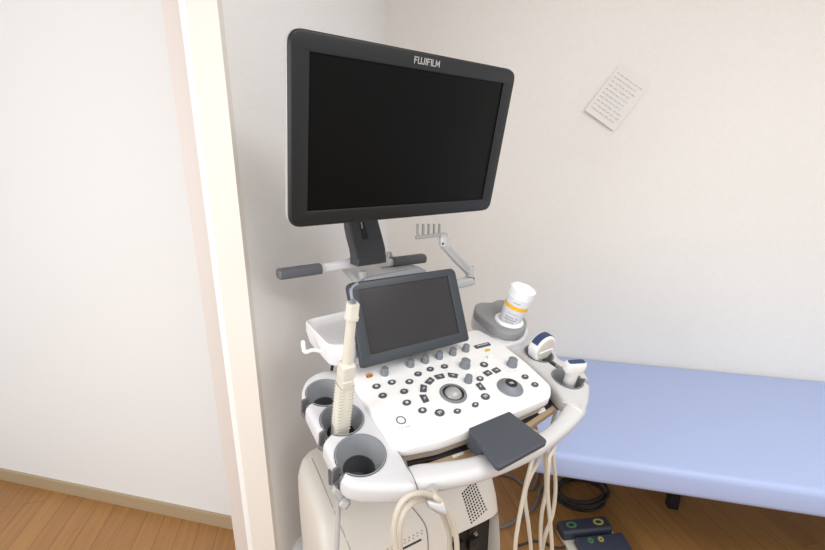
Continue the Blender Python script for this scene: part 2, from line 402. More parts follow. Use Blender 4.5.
for nm, a_, b_, c_, d2 in (('side_handle', vp(277, 274.5, .405), vp(320, 268.5, .405), vp(345, 264, .40), vp(356, 264, .41)),
                          ('side_handle', vp(424.5, 258, .405), vp(392, 262, .405), vp(389, 262.5, .40), vp(380, 264, .41))):
    h_ = None
    x1 = (b_ - a_).normalized()
    Ma = [axisframe(a_.lerp(b_, t), b_ - a_, (0, 0, 1)) for t in (0, .02, .06, .5, .97, 1)]
    if a_.x < 0:
        h_ = loft(nm, [(axisframe(b_.lerp(c_, t), c_ - b_, (0, 0, 1)), .021, .02, 4) for t in (-.05, .5)] + [(axisframe(c_, d2 - c_, (0, 0, 1)), .021, .028, 4), (axisframe(d2, d2 - c_, (0, 0, 1)), .018, .03, 4)], TRAYW, mc)
        g1, g2 = a_, b_
    else:
        h_ = loft(nm, [(axisframe(p, b_ - a_, (0, 0, 1)), .020, .02, 4) for p in (b_, c_)] + [(axisframe(d2, d2 - c_, (0, 0, 1)), .018, .02, 4)], SILVER, mc)
        g1, g2 = a_, b_
    loft('grip', [(axisframe(g1.lerp(g2, t), g2 - g1, (0, 0, 1)), .026 * s_, .034 * s_, 3.2) for t, s_ in ((0, .55), (.015, .8), (.05, 1), (.5, 1), (1, 1))], GRIP if a_.x < 0 else DGREY, h_)

# ---- column
box('column', (.09, .345, .86), (.09, .06, .50), BODYW, mc, .02)
for x1, y1, x2, y2 in ((334.5, 354, 329, 385), (341.5, 348, 339, 385)):
    P = [vp(x1, y1, .30), vp(x2, y2, .30)]; tube('support_rod', P, .0035 , BLACK, mc, 10, smooth=False)

# ---- touch panel
TF = mon_frame((.0087, .1529, 1.0783), (.2798, -.0078, -.0051), (.0112, -.0678, -.1633))
tw_, th_ = .28, .177
TO = roundpoly([(-tw_ / 2, -th_ / 2, .005), (tw_ / 2, -th_ / 2, .005), (tw_ / 2, th_ / 2, .014), (-tw_ / 2, th_ / 2, .014)], .01)
tpn = plate('touch_panel', [TO], -.020, .0, .005, TF, FRAME, mc)
plate('touch_back', [rrect(tw_ - .03, th_ - .02, .02, .0, .006)], -.038, -.018, .008, TF, SILVER, tpn)
plate('touch_bezel', [[(x * .98, y * .97) for x, y in TO], rrect(tw_ - .048, th_ - .042, .002, -.003, .003)], -.001, .003, .001, TF, FRAME, tpn)
plate('touch_screen', [rrect(tw_ - .047, th_ - .041, .002, -.003, .003)], -.001, .0008, .0003, TF, TSCREEN, tpn)
def tplane(x, y):
    r = lray(x, y); n = TF.col[2].to_3d(); t = (TF.translation - RO).dot(n) / r.dot(n); q = TF.inverted() @ (RO + r * t); return (q.x, q.y)
plate('top_ledge', [roundpoly([tplane(360, 290), tplane(363, 280), tplane(368, 276), tplane(421, 265.8), tplane(428, 269), tplane(430, 280)], .006)], -.030, -.006, .005, TF, LEDGE, tpn)
# hinge arms to the console
box('touch_hinge', (.01, .185, 1.0), (.12, .035, .1), GREYL, mc, .01)

# ---- control panel
outline = [(354.5, 385), (349.5, 376, .02), (351.5, 366, .02), (380, 356), (440, 338), (477, 329, .02), (495, 338, .04), (526, 362, .08), (551, 385.5, .05), (551, 396.5, .03), (531, 405.5, .1),
           (480, 427, .1), (440, 441, .1), (405, 447.5, .06), (391, 443.5, .04), (374, 416, .1)]
po = kk([(p[0], p[1]) for p in outline]); po = [(a[0], a[1], .012) for a in po]
PO = roundpoly(po, .012, 4)
panel = plate('control_panel', [PO], -.024, 0, .0035, KM, PANELW, mc)
cen_ = Vector((sum(p[0] for p in PO) / len(PO), sum(p[1] for p in PO) / len(PO)))
plate('panel_base', [[(cen_.x + (p[0] - cen_.x) * .955, cen_.y + (p[1] - cen_.y) * .95) for p in PO]], -.046, -.022, .003, KM, mat('base_greige', (.50, .47, .44), .5), panel)
# knobs
def knob_mesh(r, h):
    bm = bmesh.new(); add_lathe(bm, [(0, h), (r * .72, h), (r * .86, h * .93), (r * .90, h * .5), (r * .92, h * .4), (r, h * .32), (r, 0), (0, 0)], Matrix(), 24)
    bmesh.ops.remove_doubles(bm, verts=bm.verts, dist=1e-6); bmesh.ops.recalc_face_normals(bm, faces=bm.faces); me = bpy.data.meshes.new('knob'); bm.to_mesh(me); bm.free(); me.materials.append(KNOB)
    for p in me.polygons: p.use_smooth = True
    me.set_sharp_from_angle(angle=rad(40)); return me
km, kl = knob_mesh(.0090, .0165), knob_mesh(.0122, .019)
KR = KM.to_3x3().to_4x4()
def put(me, name, uv, h=0, rz=0, parent=panel):
    o = bpy.data.objects.new(name, me); COL.objects.link(o); o.parent = parent; o.matrix_local = Matrix.Translation(K(uv[0], uv[1], h)) @ KR @ Matrix.Rotation(rz, 4, 'Z'); return o
for x, y in ((384.4, 374), (410.3, 365.6), (425, 361.8), (439, 357.8), (452.5, 354.1), (465.5, 350.5), (467.9, 381.5)): put(km, 'knob', k(x, y))
for x, y in ((464.7, 366.5), (511.7, 365.3)): put(kl, 'knob', k(x, y))
# round and shaped keys
def key_obj(uv, w, d, shape='oval', rz=0, h=.0022, glyph=None, m=BTN, gm=LEGEND):
    if shape == 'oval': lp = [(w / 2 * math.cos(a * math.pi / 10), d / 2 * math.sin(a * math.pi / 10)) for a in range(20)]
    elif shape == 'lens': lp = roundpoly([(-w / 2, 0, .0005), (-w * .22, d / 2), (w * .22, d / 2), (w / 2, 0, .0005), (w * .22, -d / 2), (-w * .22, -d / 2)], .004)
    else: lp = roundpoly(shape, .0015, 3)
    M = Matrix.Translation(K(uv[0], uv[1], 0)) @ KR @ Matrix.Rotation(rz, 4, 'Z')
    o = plate('button', [lp], -.001, h, .0006, M, m, panel)
    if glyph:
        bm = bmesh.new()
        for g in glyph:
            if g[0] == 'd': add_lathe(bm, [(0, .0003), (g[3], .0003), (g[3], 0)], M @ Matrix.Translation((g[1], g[2], h)), 14, sx=g[4] if len(g) > 4 else 1)
            else: add_box(bm, (g[3], g[4], .0006), M @ Matrix.Translation((g[1], g[2], h)))
        out('key_legend', bm, gm, o, False)
    return o
dsc = [('d', 0, 0, .0034)]; bars = [('b', 0, .0012, .007, .0012), ('b', 0, -.0012, .005, .0012)]
tri = [('d', 0, 0, .0030, 1.2), ]
for x, y, g in ((376.4, 386.7, dsc), (391.8, 382.6, dsc), (382.7, 395.9, bars), (409.4, 382, tri), (418, 374.3, bars), (430.2, 369.5, bars), (444.4, 366.8, bars), (404.1, 391.7, bars),
                (406.8, 403, dsc), (422.4, 410.7, dsc), (480, 379, dsc), (525, 377.1, bars), (534.9, 384.9, bars)):
    key_obj(k(x, y), .0178, .0142, glyph=g)
cr = [('b', 0, .002, .009, .0022), ('b', -.002, -.002, .003, .003), ('b', .003, -.001, .003, .002)]
for x, y, g in ((439.6, 413.1, cr), (485.3, 396.9, cr), (484, 364.9, dsc)): key_obj(k(x, y), .0205, .0175, glyph=g)
for x, y, rz in ((457.3, 411.5, rad(-2)), (475.3, 405.1, rad(10))): key_obj(k(x, y), .0185, .012, 'lens', rz, glyph=[('d', 0, 0, .002, 1.5)])
tbc = k(453.2, 393.6)
for x, y in ((452.9, 375.8), (439.8, 376.9), (429.8, 381.4), (423.5, 388.9), (424.5, 398.8), (480.5, 386.9)):
    c = k(x, y); a = math.atan2(c[1] - tbc[1], c[0] - tbc[0]) - math.pi / 2
    sh = [(-.0118, .0068), (.0118, .0068), (.0092, -.0068), (-.0092, -.0068)]
    key_obj(c, 0, 0, sh, a, glyph=[('b', -.001, .0010, .007, .0012), ('b', .001, -.0015, .004, .0022)])
for x, y in ((487.6, 373.4), (496.2, 370.6)): key_obj(k(x, y), 0, 0, [(-.0095, .007), (.0085, .0078), (.0095, -.007), (-.0085, -.0078)], rad(2), glyph=[('b', 0, 0, .008, .0018), ('b', .001, -.002, .003, .003)])
a_, b_ = Vector(k(473.5, 348)), Vector(k(491, 343.6)); key_obj((a_ + b_) / 2, 0, 0, [(-.023, -.006), (.023, -.006), (.023, .006), (-.023, .006)], math.atan2(b_.y - a_.y, b_.x - a_.x), glyph=[('b', 0, .001, .034, .002)])
key_obj(k(487.3, 350.4), .018, .0085, m=AMBER, h=.0012)
key_obj(k(369.3, 375.5), .017, .0155, m=mat('amber_glow_ring', (.80, .42, .20), .4), h=.0010, glyph=None)
key_obj(k(369.1, 376.7), .0135, .0075, m=mat('dark_amber', (.30, .14, .05), .4), h=.0016, glyph=[('b', 0, 0, .003, .003)], gm=AMBER)
# clear sliding key
key_obj(k(489.8, 358.5), .011, .011, m=PANELW, h=.010)
# trackball
lathe('trackball_ring', [(.0228, 0), (.0228, .0028), (.028, .0024), (.0292, 0)], Matrix.Translation(K(*tbc, 0)) @ KR, KNOB, panel, 40)
lathe('trackball_gap', [(0, .0006), (.0230, .0006), (.0230, 0)], Matrix.Translation(K(*tbc, 0)) @ KR, BLACK, panel, 32)
lathe('trackball', [(.0205 * math.sin(a * math.pi / 24), .021 * math.cos(a * math.pi / 24) - .0085) for a in range(0, 13)], Matrix.Translation(K(tbc[0], tbc[1], 0)) @ KR, BALL, panel, 32)
# jog dial
jd = k(510, 387.6)
lathe('jog_dial', [(0, .0125), (.0135, .0125), (.0145, .011), (.0165, .010), (.021, .005), (.0275, .003), (.0290, 0), (0, 0)], Matrix.Translation(K(*jd, 0)) @ KR, KNOB, panel, 40)
lathe('dial_cap', [(0, .0140), (.0125, .0140), (.0132, .0124), (0, .0124)], Matrix.Translation(K(*jd, 0)) @ KR, CHAR, panel, 28)
bm = bmesh.new()
for g in ((-.002, .001, .008, .0018), (.0025, -.002, .002, .006), (-.0015, -.0025, .006, .0016)): add_box(bm, (g[2], g[3], .0004), Matrix.Translation(K(*jd, .0142)) @ KR @ Matrix.Translation((g[0], g[1], 0)))
out('dial_legend', bm, LEGEND, panel, False)
# round emblem and small print under it
em = k(401, 420.2)
lathe('emblem_ring', [(.0074, 0), (.0074, .0004), (.0100, .0004), (.0100, 0)], Matrix.Translation(K(*em, 0)) @ KR, PRINT, panel, 32, sx=.95)
bm = bmesh.new()
def dash(x0, y0, x1, y1, th=.0012):
    a, b = Vector(k(x0, y0)), Vector(k(x1, y1)); c = (a + b) / 2
    add_box(bm, ((b - a).length, th, .0004), Matrix.Translation(K(c.x, c.y, .0002)) @ KR @ Matrix.Rotation(math.atan2(b.y - a.y, b.x - a.x), 4, 'Z'))
dash(398.5, 428.8, 399.8, 428.5); dash(401.3, 428.2, 403.2, 427.7, .0016); dash(405, 427.3, 406.6, 426.8, .0016); dash(407, 426.6, 410.6, 425.9, .002)
for x, y, n_ in ((451, 380.4, 4), (446, 371, 3), (490, 378, 2), (516, 371, 3), (413, 412 - 3.6, 1), (528, 391, 1)):
    for i in range(n_): dash(x + i * 1.5 - n_ * .7, y - i * .15, x + i * 1.5 - n_ * .7 + .9, y - i * .15 - .08, .0009)
tag(out('small_print', bm, mat('print_light', (.45, .45, .46), .6), panel, False), kind='stuff')

# ---- keyboard drawer below the panel
DH = -.050
dr = plate('keyboard_drawer', [kk([(408, 463), (437, 459), (471, 447.5), (500, 436), (528, 421), (552, 404), (545, 385), (470, 400), (400, 430)], DH)], DH - .010, DH, .001, KM, BLACK, mc)
plate('drawer_edge', [kk([(424, 464.5), (437, 460), (471, 448.5), (500, 437), (528, 422), (553, 405.5), (556, 409), (530, 427), (502, 442), (473, 453.5), (440, 465), (428, 468)], DH)], DH - .013, DH + .001, .001, KM, TAN, dr)
for q_ in ([(452, 455.5), (463, 451.5), (464, 454), (453, 458)], [(536, 411), (544, 407), (546, 410.5), (539, 414)]):
    plate('drawer_sticker', [kk(q_, DH + .0015)], DH + .0008, DH + .0020, .0003, KM, WHITE, dr)
box('console_arm', tuple(K(.03, .07, -.11)), (.16, .26, .10), GREYL, mc, .03)
box('neck_column', (.03, .22, .74), (.12, .14, .18), SILVERD, mc, .03)

# ---- left wing with three probe holders
HL = -.010
lw = [(397, 449), (386, 437), (370, 412), (358, 393), (349, 377), (341, 372.5), (329, 371), (316, 374), (306, 381), (301.5, 391), (302, 401), (306, 411), (313, 425), (320, 439), (327, 454), (335, 470), (340, 481), (348, 488), (360, 491), (380, 492), (400, 492), (419, 491), (410, 471)]
LW = roundpoly(kk(lw, HL - .008), .03, 3)
cups = [(-.222, .118, .0385), (-.228, .039, .0395), (-.236, -.042, .0425)]
cups = [(*k(325.5, 392.5, HL), .0375), (*k(342, 419, HL), .0395), (*k(360.5, 454.5, HL), .0425)]
wing = plate('holder_wing', [LW], -.052, HL, .011, KM, WING, mc)
cutters = []
def slot_dir(cu_, tx, ty): q = k(tx, ty, HL); return math.atan2(q[1] - cu_[1], q[0] - cu_[0])
slots = [slot_dir(cups[0], 306, 402), slot_dir(cups[1], 322, 437), slot_dir(cups[2], 337, 473)]
for (u, s, r), a in zip(cups, slots):
    bm = bmesh.new(); add_lathe(bm, [(0, .03), (r + .0015, .03), (r + .0015, -.1), (0, -.1)], KM @ Matrix.Translation((u, s, 0)), 40); bmesh.ops.remove_doubles(bm, verts=bm.verts, dist=1e-6); cutters.append(out('c', bm, None, None, False))
    bm = bmesh.new(); add_box(bm, (.07, .021, .2), KM @ Matrix.Translation((u, s, 0)) @ Matrix.Rotation(a, 4, 'Z') @ Matrix.Translation((r + .024, 0, 0))); cutters.append(out('c', bm, None, None, False))
cut(wing, cutters)
def cup(u, s, r, a, m, parent, depth=.075, shade=None, hh=HL):
    g = .30
    bm = bmesh.new()
    prof = [(r * .66, -.034), (r * .72, -.028), (r * .95, -.004), (r - .001, .0015), (r + .0008, .0015), (r + .0008, -.012), (r * .88, -.030), (r * .70, -.038)]
    rings = add_lathe(bm, prof + [prof[0]], KM @ Matrix.Translation((u, s, hh)) @ Matrix.Rotation(a, 4, 'Z'), 44, g, 2 * math.pi - g)
    bmesh.ops.remove_doubles(bm, verts=bm.verts, dist=1e-6)
    for e in [e for e in bm.edges if e.is_boundary]: pass
    bmesh.ops.holes_fill(bm, edges=[e for e in bm.edges if e.is_boundary], sides=0)
    c = out('probe_cup', bm, m, parent)
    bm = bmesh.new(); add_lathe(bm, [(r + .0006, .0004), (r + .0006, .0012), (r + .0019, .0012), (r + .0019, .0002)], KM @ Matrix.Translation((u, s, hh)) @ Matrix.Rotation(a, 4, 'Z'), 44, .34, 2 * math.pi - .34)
    out('cup_rim_shade', bm, DGREY, c)  # dark ring painting the shade line along the cup rim
    # slot lining and floor
    bm = bmesh.new()
    add_lathe(bm, [(0, -depth), (r * .60, -depth), (r * .69, -.033), (r * .73, -.034), (r * .64, -depth - .003), (0, -depth - .003)], KM @ Matrix.Translation((u, s, hh)), 30)
    bmesh.ops.remove_doubles(bm, verts=bm.verts, dist=1e-6)
    out('cup_floor', bm, DGREY, c)
    bm = bmesh.new()
    for sg in (-1, 1): add_box(bm, (.015, .004, .040), KM @ Matrix.Translation((u, s, hh - .0208)) @ Matrix.Rotation(a, 4, 'Z') @ Matrix.Translation((r + .0035, sg * .0095, 0)), .001, 1)
    add_box(bm, (.015, .021, .010), KM @ Matrix.Translation((u, s, hh - .036)) @ Matrix.Rotation(a, 4, 'Z') @ Matrix.Translation((r + .0035, 0, 0)), .001, 1)
    out('slot_lining', bm, mat('slot_grey', (.16, .165, .17), .5), c)
    return c
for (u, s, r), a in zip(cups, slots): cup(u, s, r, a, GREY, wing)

# ---- right wing with two probe holders
rw = [(562.5, 401), (550, 386), (530, 367), (516, 355), (504, 347.5), (523, 342), (533, 338), (545, 342), (554, 352), (559, 361), (569, 364), (580, 369), (587.5, 378), (590, 390), (588.5, 402), (584, 415), (574, 408)]
RW = roundpoly(kk(rw, HL - .008), .02, 3)
wr = plate('holder_wing', [RW], -.052, HL, .011, KM, mat('wing_silver', (.60, .60, .60), .36), mc)
rc = [(*k(539, 353.5, HL), .035), (*k(567.5, 378.5, HL), .035)]
rs = [slot_dir(rc[0], 557, 366), slot_dir(rc[1], 588, 381)]
cutters = []
for (u, s, r), a in zip(rc, rs):
    bm = bmesh.new(); add_lathe(bm, [(0, .03), (r + .0015, .03), (r + .0015, -.1), (0, -.1)], KM @ Matrix.Translation((u, s, 0)), 40); bmesh.ops.remove_doubles(bm, verts=bm.verts, dist=1e-6); cutters.append(out('c', bm, None, None, False))
    bm = bmesh.new(); add_box(bm, (.05, .018, .2), KM @ Matrix.Translation((u, s, 0)) @ Matrix.Rotation(a, 4, 'Z') @ Matrix.Translation((r + .016, 0, 0))); cutters.append(out('c', bm, None, None, False))
cut(wr, cutters)
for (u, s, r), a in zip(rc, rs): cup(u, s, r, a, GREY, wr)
# bracket joining wings to the panel
box('wing_bracket', tuple(K(.035, .03, -.040)), (.36, .07, .014), SILVERD, mc, .004, 2, R=Matrix.Rotation(TILT, 3, 'X'))

# ---- front handle: an arched bar between the wings
hp = [(398, 472, 404, 491), (415, 463.5, 420, 491), (440, 461, 445, 488), (470, 456.5, 474, 481), (500, 448, 506, 470), (530, 437, 538, 455), (548, 425.5, 562, 438), (560, 412, 577, 424), (567, 402, 586, 411)]
secs = []
pin = [k(a, b, -.018) for a, b, _, _ in hp]; pout = [k(c, d, -.028) for _, _, c, d in hp]
mids = [((a[0] + b[0]) / 2, (a[1] + b[1]) / 2, math.dist(a, b)) for a, b in zip(pin, pout)]
cc = catmull([Vector(m) for m in mids], 5)
for i, c in enumerate(cc):
    t = (cc[min(i + 1, len(cc) - 1)] - cc[max(i - 1, 0)]); t = Vector((t.x, t.y)).normalized()
    T = Vector((t.x, 0, 0)) + Sx * t.y
    secs.append((frame(K(c.x, c.y, -.028), T.cross(Nx).normalized(), Nx, T), c.z * 1.0, .034, 2.5))
hb = loft('front_handle', secs, mat('handle_white', (.66, .66, .67), .36), mc, 32)
from mathutils.bvhtree import BVHTree
def skin(objs):
    bm = bmesh.new()
    for o_ in objs: bm.from_mesh(o_.data)
    t = BVHTree.FromBMesh(bm); bm.free()
    def f(x, y, off=0):                             # where the photo's point lies on those curved skins
        h, n, _, _ = t.ray_cast(RO, lray(x, y).normalized()); return (h + n * off, n) if h else (None, None)
    return f
for ob, pts_, m_, r_2 in (([wing, hb], [(398, 452), (402, 458), (406, 464), (410, 471), (414, 479), (416.5, 485), (418, 490)], PRINT, .0009), ([wr, hb], [(562.5, 402), (568, 403.5), (574, 407), (580, 411), (584, 414.5)], TRAYW, .0016)):
    S_ = skin(ob); P = [S_(x_, y_, 0)[0] for x_, y_ in pts_]; tube('handle_seam', [p for p in P if p], r_2, m_, hb, 6, 3)
# palm pad
pq = [k(468.7, 428, .014), k(509.5, 411, .014), k(549, 441, .014), k(498.5, 468.5, .014)]
P4 = [(*pq[0], .003), (*pq[1], .003), (*pq[2], .011), (*pq[3], .009)]
pd = plate('palm_pad', [roundpoly(P4, .01)], .003, .014, .002, KM, PAD, mc)
plate('pad_skirt', [roundpoly([(pq[0][0] + .002, pq[0][1] - .002), (pq[1][0] - .002, pq[1][1] - .002), (pq[1][0] - .002, pq[1][1] - .04), (pq[0][0] + .002, pq[0][1] - .04)], .004)], -.03, .004, .002, KM, PAD, pd)

# ---- gel holder on the right
GH = .030
gb = [(505, 347), (497, 340), (486, 330), (474, 315), (473.5, 309), (480, 303), (500, 302), (520, 318), (529, 330), (524, 342)]
plate('gel_holder_base', [roundpoly(kk(gb, 0), .012, 3)], -.045, .004, .006, KM, WING, mc)
gh = plate('gel_holder', [roundpoly(kk([(474.5, 311), (475, 304), (480, 301.5), (492, 302), (496, 299.5), (504, 299), (512, 302), (522, 312), (527.5, 321), (526.5, 328), (520, 333), (508, 333), (497, 329), (484, 319)], GH), .012, 4)], .004, GH, .006, KM, GREYL, mc)
gc = k(509, 320.5, GH)
lathe('holder_ring', [(.0265, 0), (.0265, .005), (.030, .007), (.037, .004), (.0385, 0)], Matrix.Translation(K(*gc, GH - .001)) @ KR, TRAYW, gh, 40)

# ---- tray on the left rear
TW = 1.045
tr = [tuple(wp(x, y, TW)[:2]) for x, y in ((303.5, 320), (328.5, 346.5), (357, 344), (357, 308))]
tcx = sum(p[0] for p in tr) / 4; tcy = sum(p[1] for p in tr) / 4
tro = roundpoly(tr, .022, 5); tri_ = [(tcx + (p[0] - tcx) * .87, tcy + (p[1] - tcy) * .93) for p in tro]
tri2 = [(tcx + (p[0] - tcx) * .78, tcy + (p[1] - tcy) * .88) for p in tro]; tro2 = [(tcx + (p[0] - tcx) * .90, tcy + (p[1] - tcy) * .93) for p in tro]
bm = bmesh.new(); L4 = []
for lp, z in ((tro2, TW - .048), (tro, TW - .022), (tro, TW - .002), ([(a.x * .5 + b[0] * .5, a.y * .5 + b[1] * .5) for a, b in zip(tro, tri_)], TW), (tri_, TW - .003), (tri2, TW - .018)):
    L4.append([bm.verts.new((p[0], p[1], z)) for p in lp])
for A, B in zip(L4, L4[1:]):
    for i in range(len(A)): bm.faces.new((A[i], A[(i + 1) % len(A)], B[(i + 1) % len(A)], B[i]))
bm.faces.new(L4[0][::-1]); bm.faces.new(L4[-1])
tray = out('side_tray', bm, TRAYW, mc)
h0 = Vector(tr[1] + (TW - .03,))
hk = [wp(x, y, w) for x, y, w in ((325, 352, TW - .035), (314, 350, TW - .03), (305.5, 352, TW - .03), (303.5, 347, TW - .022), (303, 341, TW - .012))]
tube('tray_hook', hk, .0045, TRAYW, tray, 10)
box('tray_bracket', ((tr[2][0] + tr[1][0]) / 2 + .055, tr[2][1] + .05, TW - .045), (.10, .03, .012), TAN, tray, .002, 1)

# ---- articulated cable arm on the right rear
v0 = .25
A = {n: vp(x, y, v0) for n, x, y in (('base0', 448, 286), ('base1', 471, 280.5), ('j1', 470, 271.5), ('j2', 443.5, 243.5), ('top', 443.5, 236), ('c0', 439.5, 235.2), ('c1', 417.5, 236.8))}
ca_ = loft('cable_arm', [(axisframe(A['base0'], A['base1'] - A['base0'], (0, 0, 1)), .022, .024, 4), (axisframe(A['base1'] - Vector((.004, 0, 0)), A['base1'] - A['base0'], (0, 0, 1)), .024, .026, 4), (axisframe(A['base1'] + Vector((.006, 0, 0)), A['base1'] - A['base0'], (0, 0, 1)), .020, .022, 4)], SILVER, mc)
Mz = Matrix.Translation
lathe('joint', [(0, .014), (.009, .014), (.012, .011), (.012, -.012), (0, -.012)], Mz(A['j1']), SILVER, ca_, 20)
lathe('joint', [(0, .006), (.0115, .006), (.0125, .003), (.0125, -.018), (.006, -.02), (0, -.02)], Mz(A['j2'] + Vector((0, 0, .012))), SILVER, ca_, 20)
d1 = (A['j2'] - A['j1'])
loft('arm_link', [(axisframe(A['j1'].lerp(A['j2'], t), d1, (0, 1, 0)), .018, w_, 4) for t, w_ in ((-.04, .014), (.03, .026), (.5, .028), (.97, .024), (1.04, .014))], SILVER, ca_)
loft('arm_groove', [(axisframe(A['j1'].lerp(A['j2'], t) + Vector((0, -.0088, 0)), d1, (0, 1, 0)), .002, .010, 4) for t in (.12, .88)], SILVERD, ca_)
for p in (A['j1'] + Vector((.004, -.0105, -.018)), A['j2'] + Vector((-.010, -.009, .002))):
    lathe('screw_hole', [(0, .0015), (.0028, .0015), (.0028, 0), (0, 0)], axisframe(p, (0, -1, .2)), BLACK, ca_, 12)
lathe('screw_cap', [(0, .001), (.006, .001), (.006, 0), (0, 0)], Mz(A['j1'] + Vector((0, -.002, .0142))), DGREY, ca_, 16)
lathe('pivot', [(0, .014), (.008, .014), (.0115, .010), (.0115, 0), (0, 0)], Mz(A['top'] - Vector((0, 0, .006))), SILVERD, ca_, 20)
bm = bmesh.new(); add_box(bm, ((A['c0'] - A['c1']).length + .010, .009, .009), axisframe((A['c0'] + A['c1']) / 2, Vector((0, 0, 1)), A['c0'] - A['c1']), .0015, 1)
for x in (417.6, 423.2, 428.8, 434.2, 439.4):
    p = vp(x, 235 - (x - 417) * .02, v0); add_box(bm, (.0042, .008, .026), Mz(p + Vector((0, 0, .014))), .0012, 1)
out('cable_comb', bm, COMB, ca_)

# ---- cart body
BR = rad(-7)
RB = Matrix.Rotation(BR, 4, 'Z')
BB = Matrix.Translation((.0145, .225, 0)) @ RB
bwid, blen, btop = .485, .325, .655
secs = []
for z, f_, d_ in ((.16, .97, 0), (.20, 1, 0), (.38, 1, 0), (.46, 1, .012), (.53, .995, .03), (.585, .985, .055), (.61, .965, .075), (.628, .93, .10), (.638, .87, .13), (.642, .78, .18)):
    secs.append((BB @ Matrix.Translation((0, d_ / 2, z)), bwid * f_, blen - d_, 11 if z < .6 else 9))
body = loft('cart_body', secs, BODYW, mc, 64)
fy = -blen / 2
def bodybox(name, x0, x1, z0, z1, y, d, m, bev=0, par=body):
    o = box(name, ((x0 + x1) / 2, fy + y, (z0 + z1) / 2), (x1 - x0, d, z1 - z0), m, par, bev, 2); o.data.transform(BB); return o
SF = skin([body])
Bn = (BB.to_3x3() @ Vector((0, -1, 0))); Bp = BB @ Vector((0, fy, .5))
def bf(x, y, off=0):                                # point on the body's front face, in the body's own axes
    r = lray(x, y); t = ((Bp + Bn * off) - RO).dot(Bn) / r.dot(Bn); q = BB.inverted() @ (RO + r * t); return q
if 1:
    # connector bay
    c1, c2 = bf(497, 519.5), bf(456, 539)
    zt = (c1.z + c2.z) / 2 - .014
    x1 = bwid / 2 - .007; x0 = c2.x
    cb = box('c', ((x0 + x1) / 2, fy, zt - .12), (x1 - x0, .14, .24), BLACK); cb.data.transform(BB)
    x2 = x0 - .012; cb2 = box('c', ((x2 - .16 + x2) / 2, fy, zt - .16), (.16, .06, .24), BLACK); cb2.data.transform(BB)
    cut(body, [cb, cb2])
    bodybox('connector_panel', x0 - .004, x1 + .004, zt - .24, zt + .003, .075, .012, BLACK)
    bodybox('connector_panel', x2 - .165, x2 + .003, zt - .28, zt - .038, .034, .010, mat('bay_dark', (.05, .045, .04), .5))
    for px_, pz in ((x0 + .05, zt - .03), (x0 + .095, zt - .045), (x0 + .05, zt - .10), (x0 + .10, zt - .11)):
        bodybox('connector_socket', px_ - .016, px_ + .016, pz - .018, pz + .018, .062, .016, BLACK, .003)
    lathe('connector_pin', [(0, .006), (.004, .006), (.006, 0), (0, 0)], axisframe(BB @ Vector((x0 + .09, fy + .04, zt - .05)), Bn), CHROME, body, 12)
    # ventilation grid: small square holes in slanting columns
    bm = bmesh.new(); ga, ge, gb_, gc_ = (462.5, 493.5), (474, 481.5), (471.5, 522.5), (486, 509.5); nx, nz = 7, 11
    def on(n_, p_, spin=0): return axisframe(p_, n_, Vector((math.cos(spin), 0, math.sin(spin))))
    for i in range(nx):
        for j in range(nz):
            a, b = i / (nx - 1), j / (nz - 1)
            x_, y_ = [(ga[q] * (1 - a) + ge[q] * a) * (1 - b) + (gb_[q] * (1 - a) + gc_[q] * a) * b for q in (0, 1)]
            p_, n_ = SF(x_, y_)
            if p_: add_box(bm, (.0046, .0046, .0010), on(n_, p_, .6))
    out('vent_grid', bm, BLACK, body, False)
    P = [SF(x_, y_, .0002)[0] for x_, y_ in ((399, 492.5), (405, 500), (413, 508.5), (420, 517), (425, 525), (427, 533), (428, 545), (428, 560))]
    tube('front_seam', [p for p in P if p], .0013, PRINT, body, 6, 3)
    bm = bmesh.new()
    for i in range(9):
        for j in range(2):
            p_, n_ = SF(388 + i * 4.2, 549 - i * 2.3 + j * 3)
            if p_: add_box(bm, (.005, .0026, .0010), on(n_, p_))
    out('slot_strip', bm, TAN, body, False)
    P = [SF(x_, y_, .0002)[0] for x_, y_ in ((395, 553), (405, 547.5), (414, 543), (421, 539.5))]
    tube('card_slot', [p for p in P if p], .0026, BLACK, body, 6, 2)
    for pts_ in ([(312, 459), (316, 468), (322, 482), (329, 499), (336, 516), (343, 532), (349, 547), (353, 560)],):
        P = [SF(x_, y_, .0003)[0] for x_, y_ in pts_]
        tube('side_seam', [p for p in P if p], .0011, mat('seam_grey', (.42, .40, .37), .6), body, 6, 3)
    # side seam lines on the left flank
    lx = -bwid / 2
    def bs_(x, y):
        n = BB.to_3x3() @ Vector((-1, 0, 0)); p = BB @ Vector((lx, 0, .5)); r = lray(x, y); return RO + r * ((p - RO).dot(n) / r.dot(n)) + n * .0003
# castors
for sx_ in (-1, 1):
    for sy_ in (-1, 1):
        c_ = BB @ Vector((sx_ * .17, sy_ * .14, .0)); w_ = lathe('castor', [(.02, -.015), (.055, -.015), (.06, -.010), (.06, .010), (.055, .015), (.02, .015), (.02, -.015)], axisframe(c_ + Vector((0, 0, .0605)), (1, 0, 0)), DGREY, mc, 28)
        b_ = box('castor_fork', tuple(c_ + Vector((0, 0, .115))), (.05, .06, .11), DGREY, w_, .01)

pc = wp(297.5, 551, .24)
cc_ = lathe('white_dome', [(0, .278), (.022, .274), (.038, .260), (.044, .240), (.046, .06), (.040, .05), (0, .05)], Matrix.Translation((pc.x, pc.y, 0)), TRAYW, mc, 32)  # white domed object of unknown kind, joined to the machine
lathe('added_wheel', [(.01, -.012), (.045, -.012), (.05, -.008), (.05, .008), (.045, .012), (.01, .012), (.01, -.012)], axisframe((pc.x, pc.y, .0505), (1, 0, 0)), DGREY, cc_, 28)  # wheel added beneath the dome, none seen there

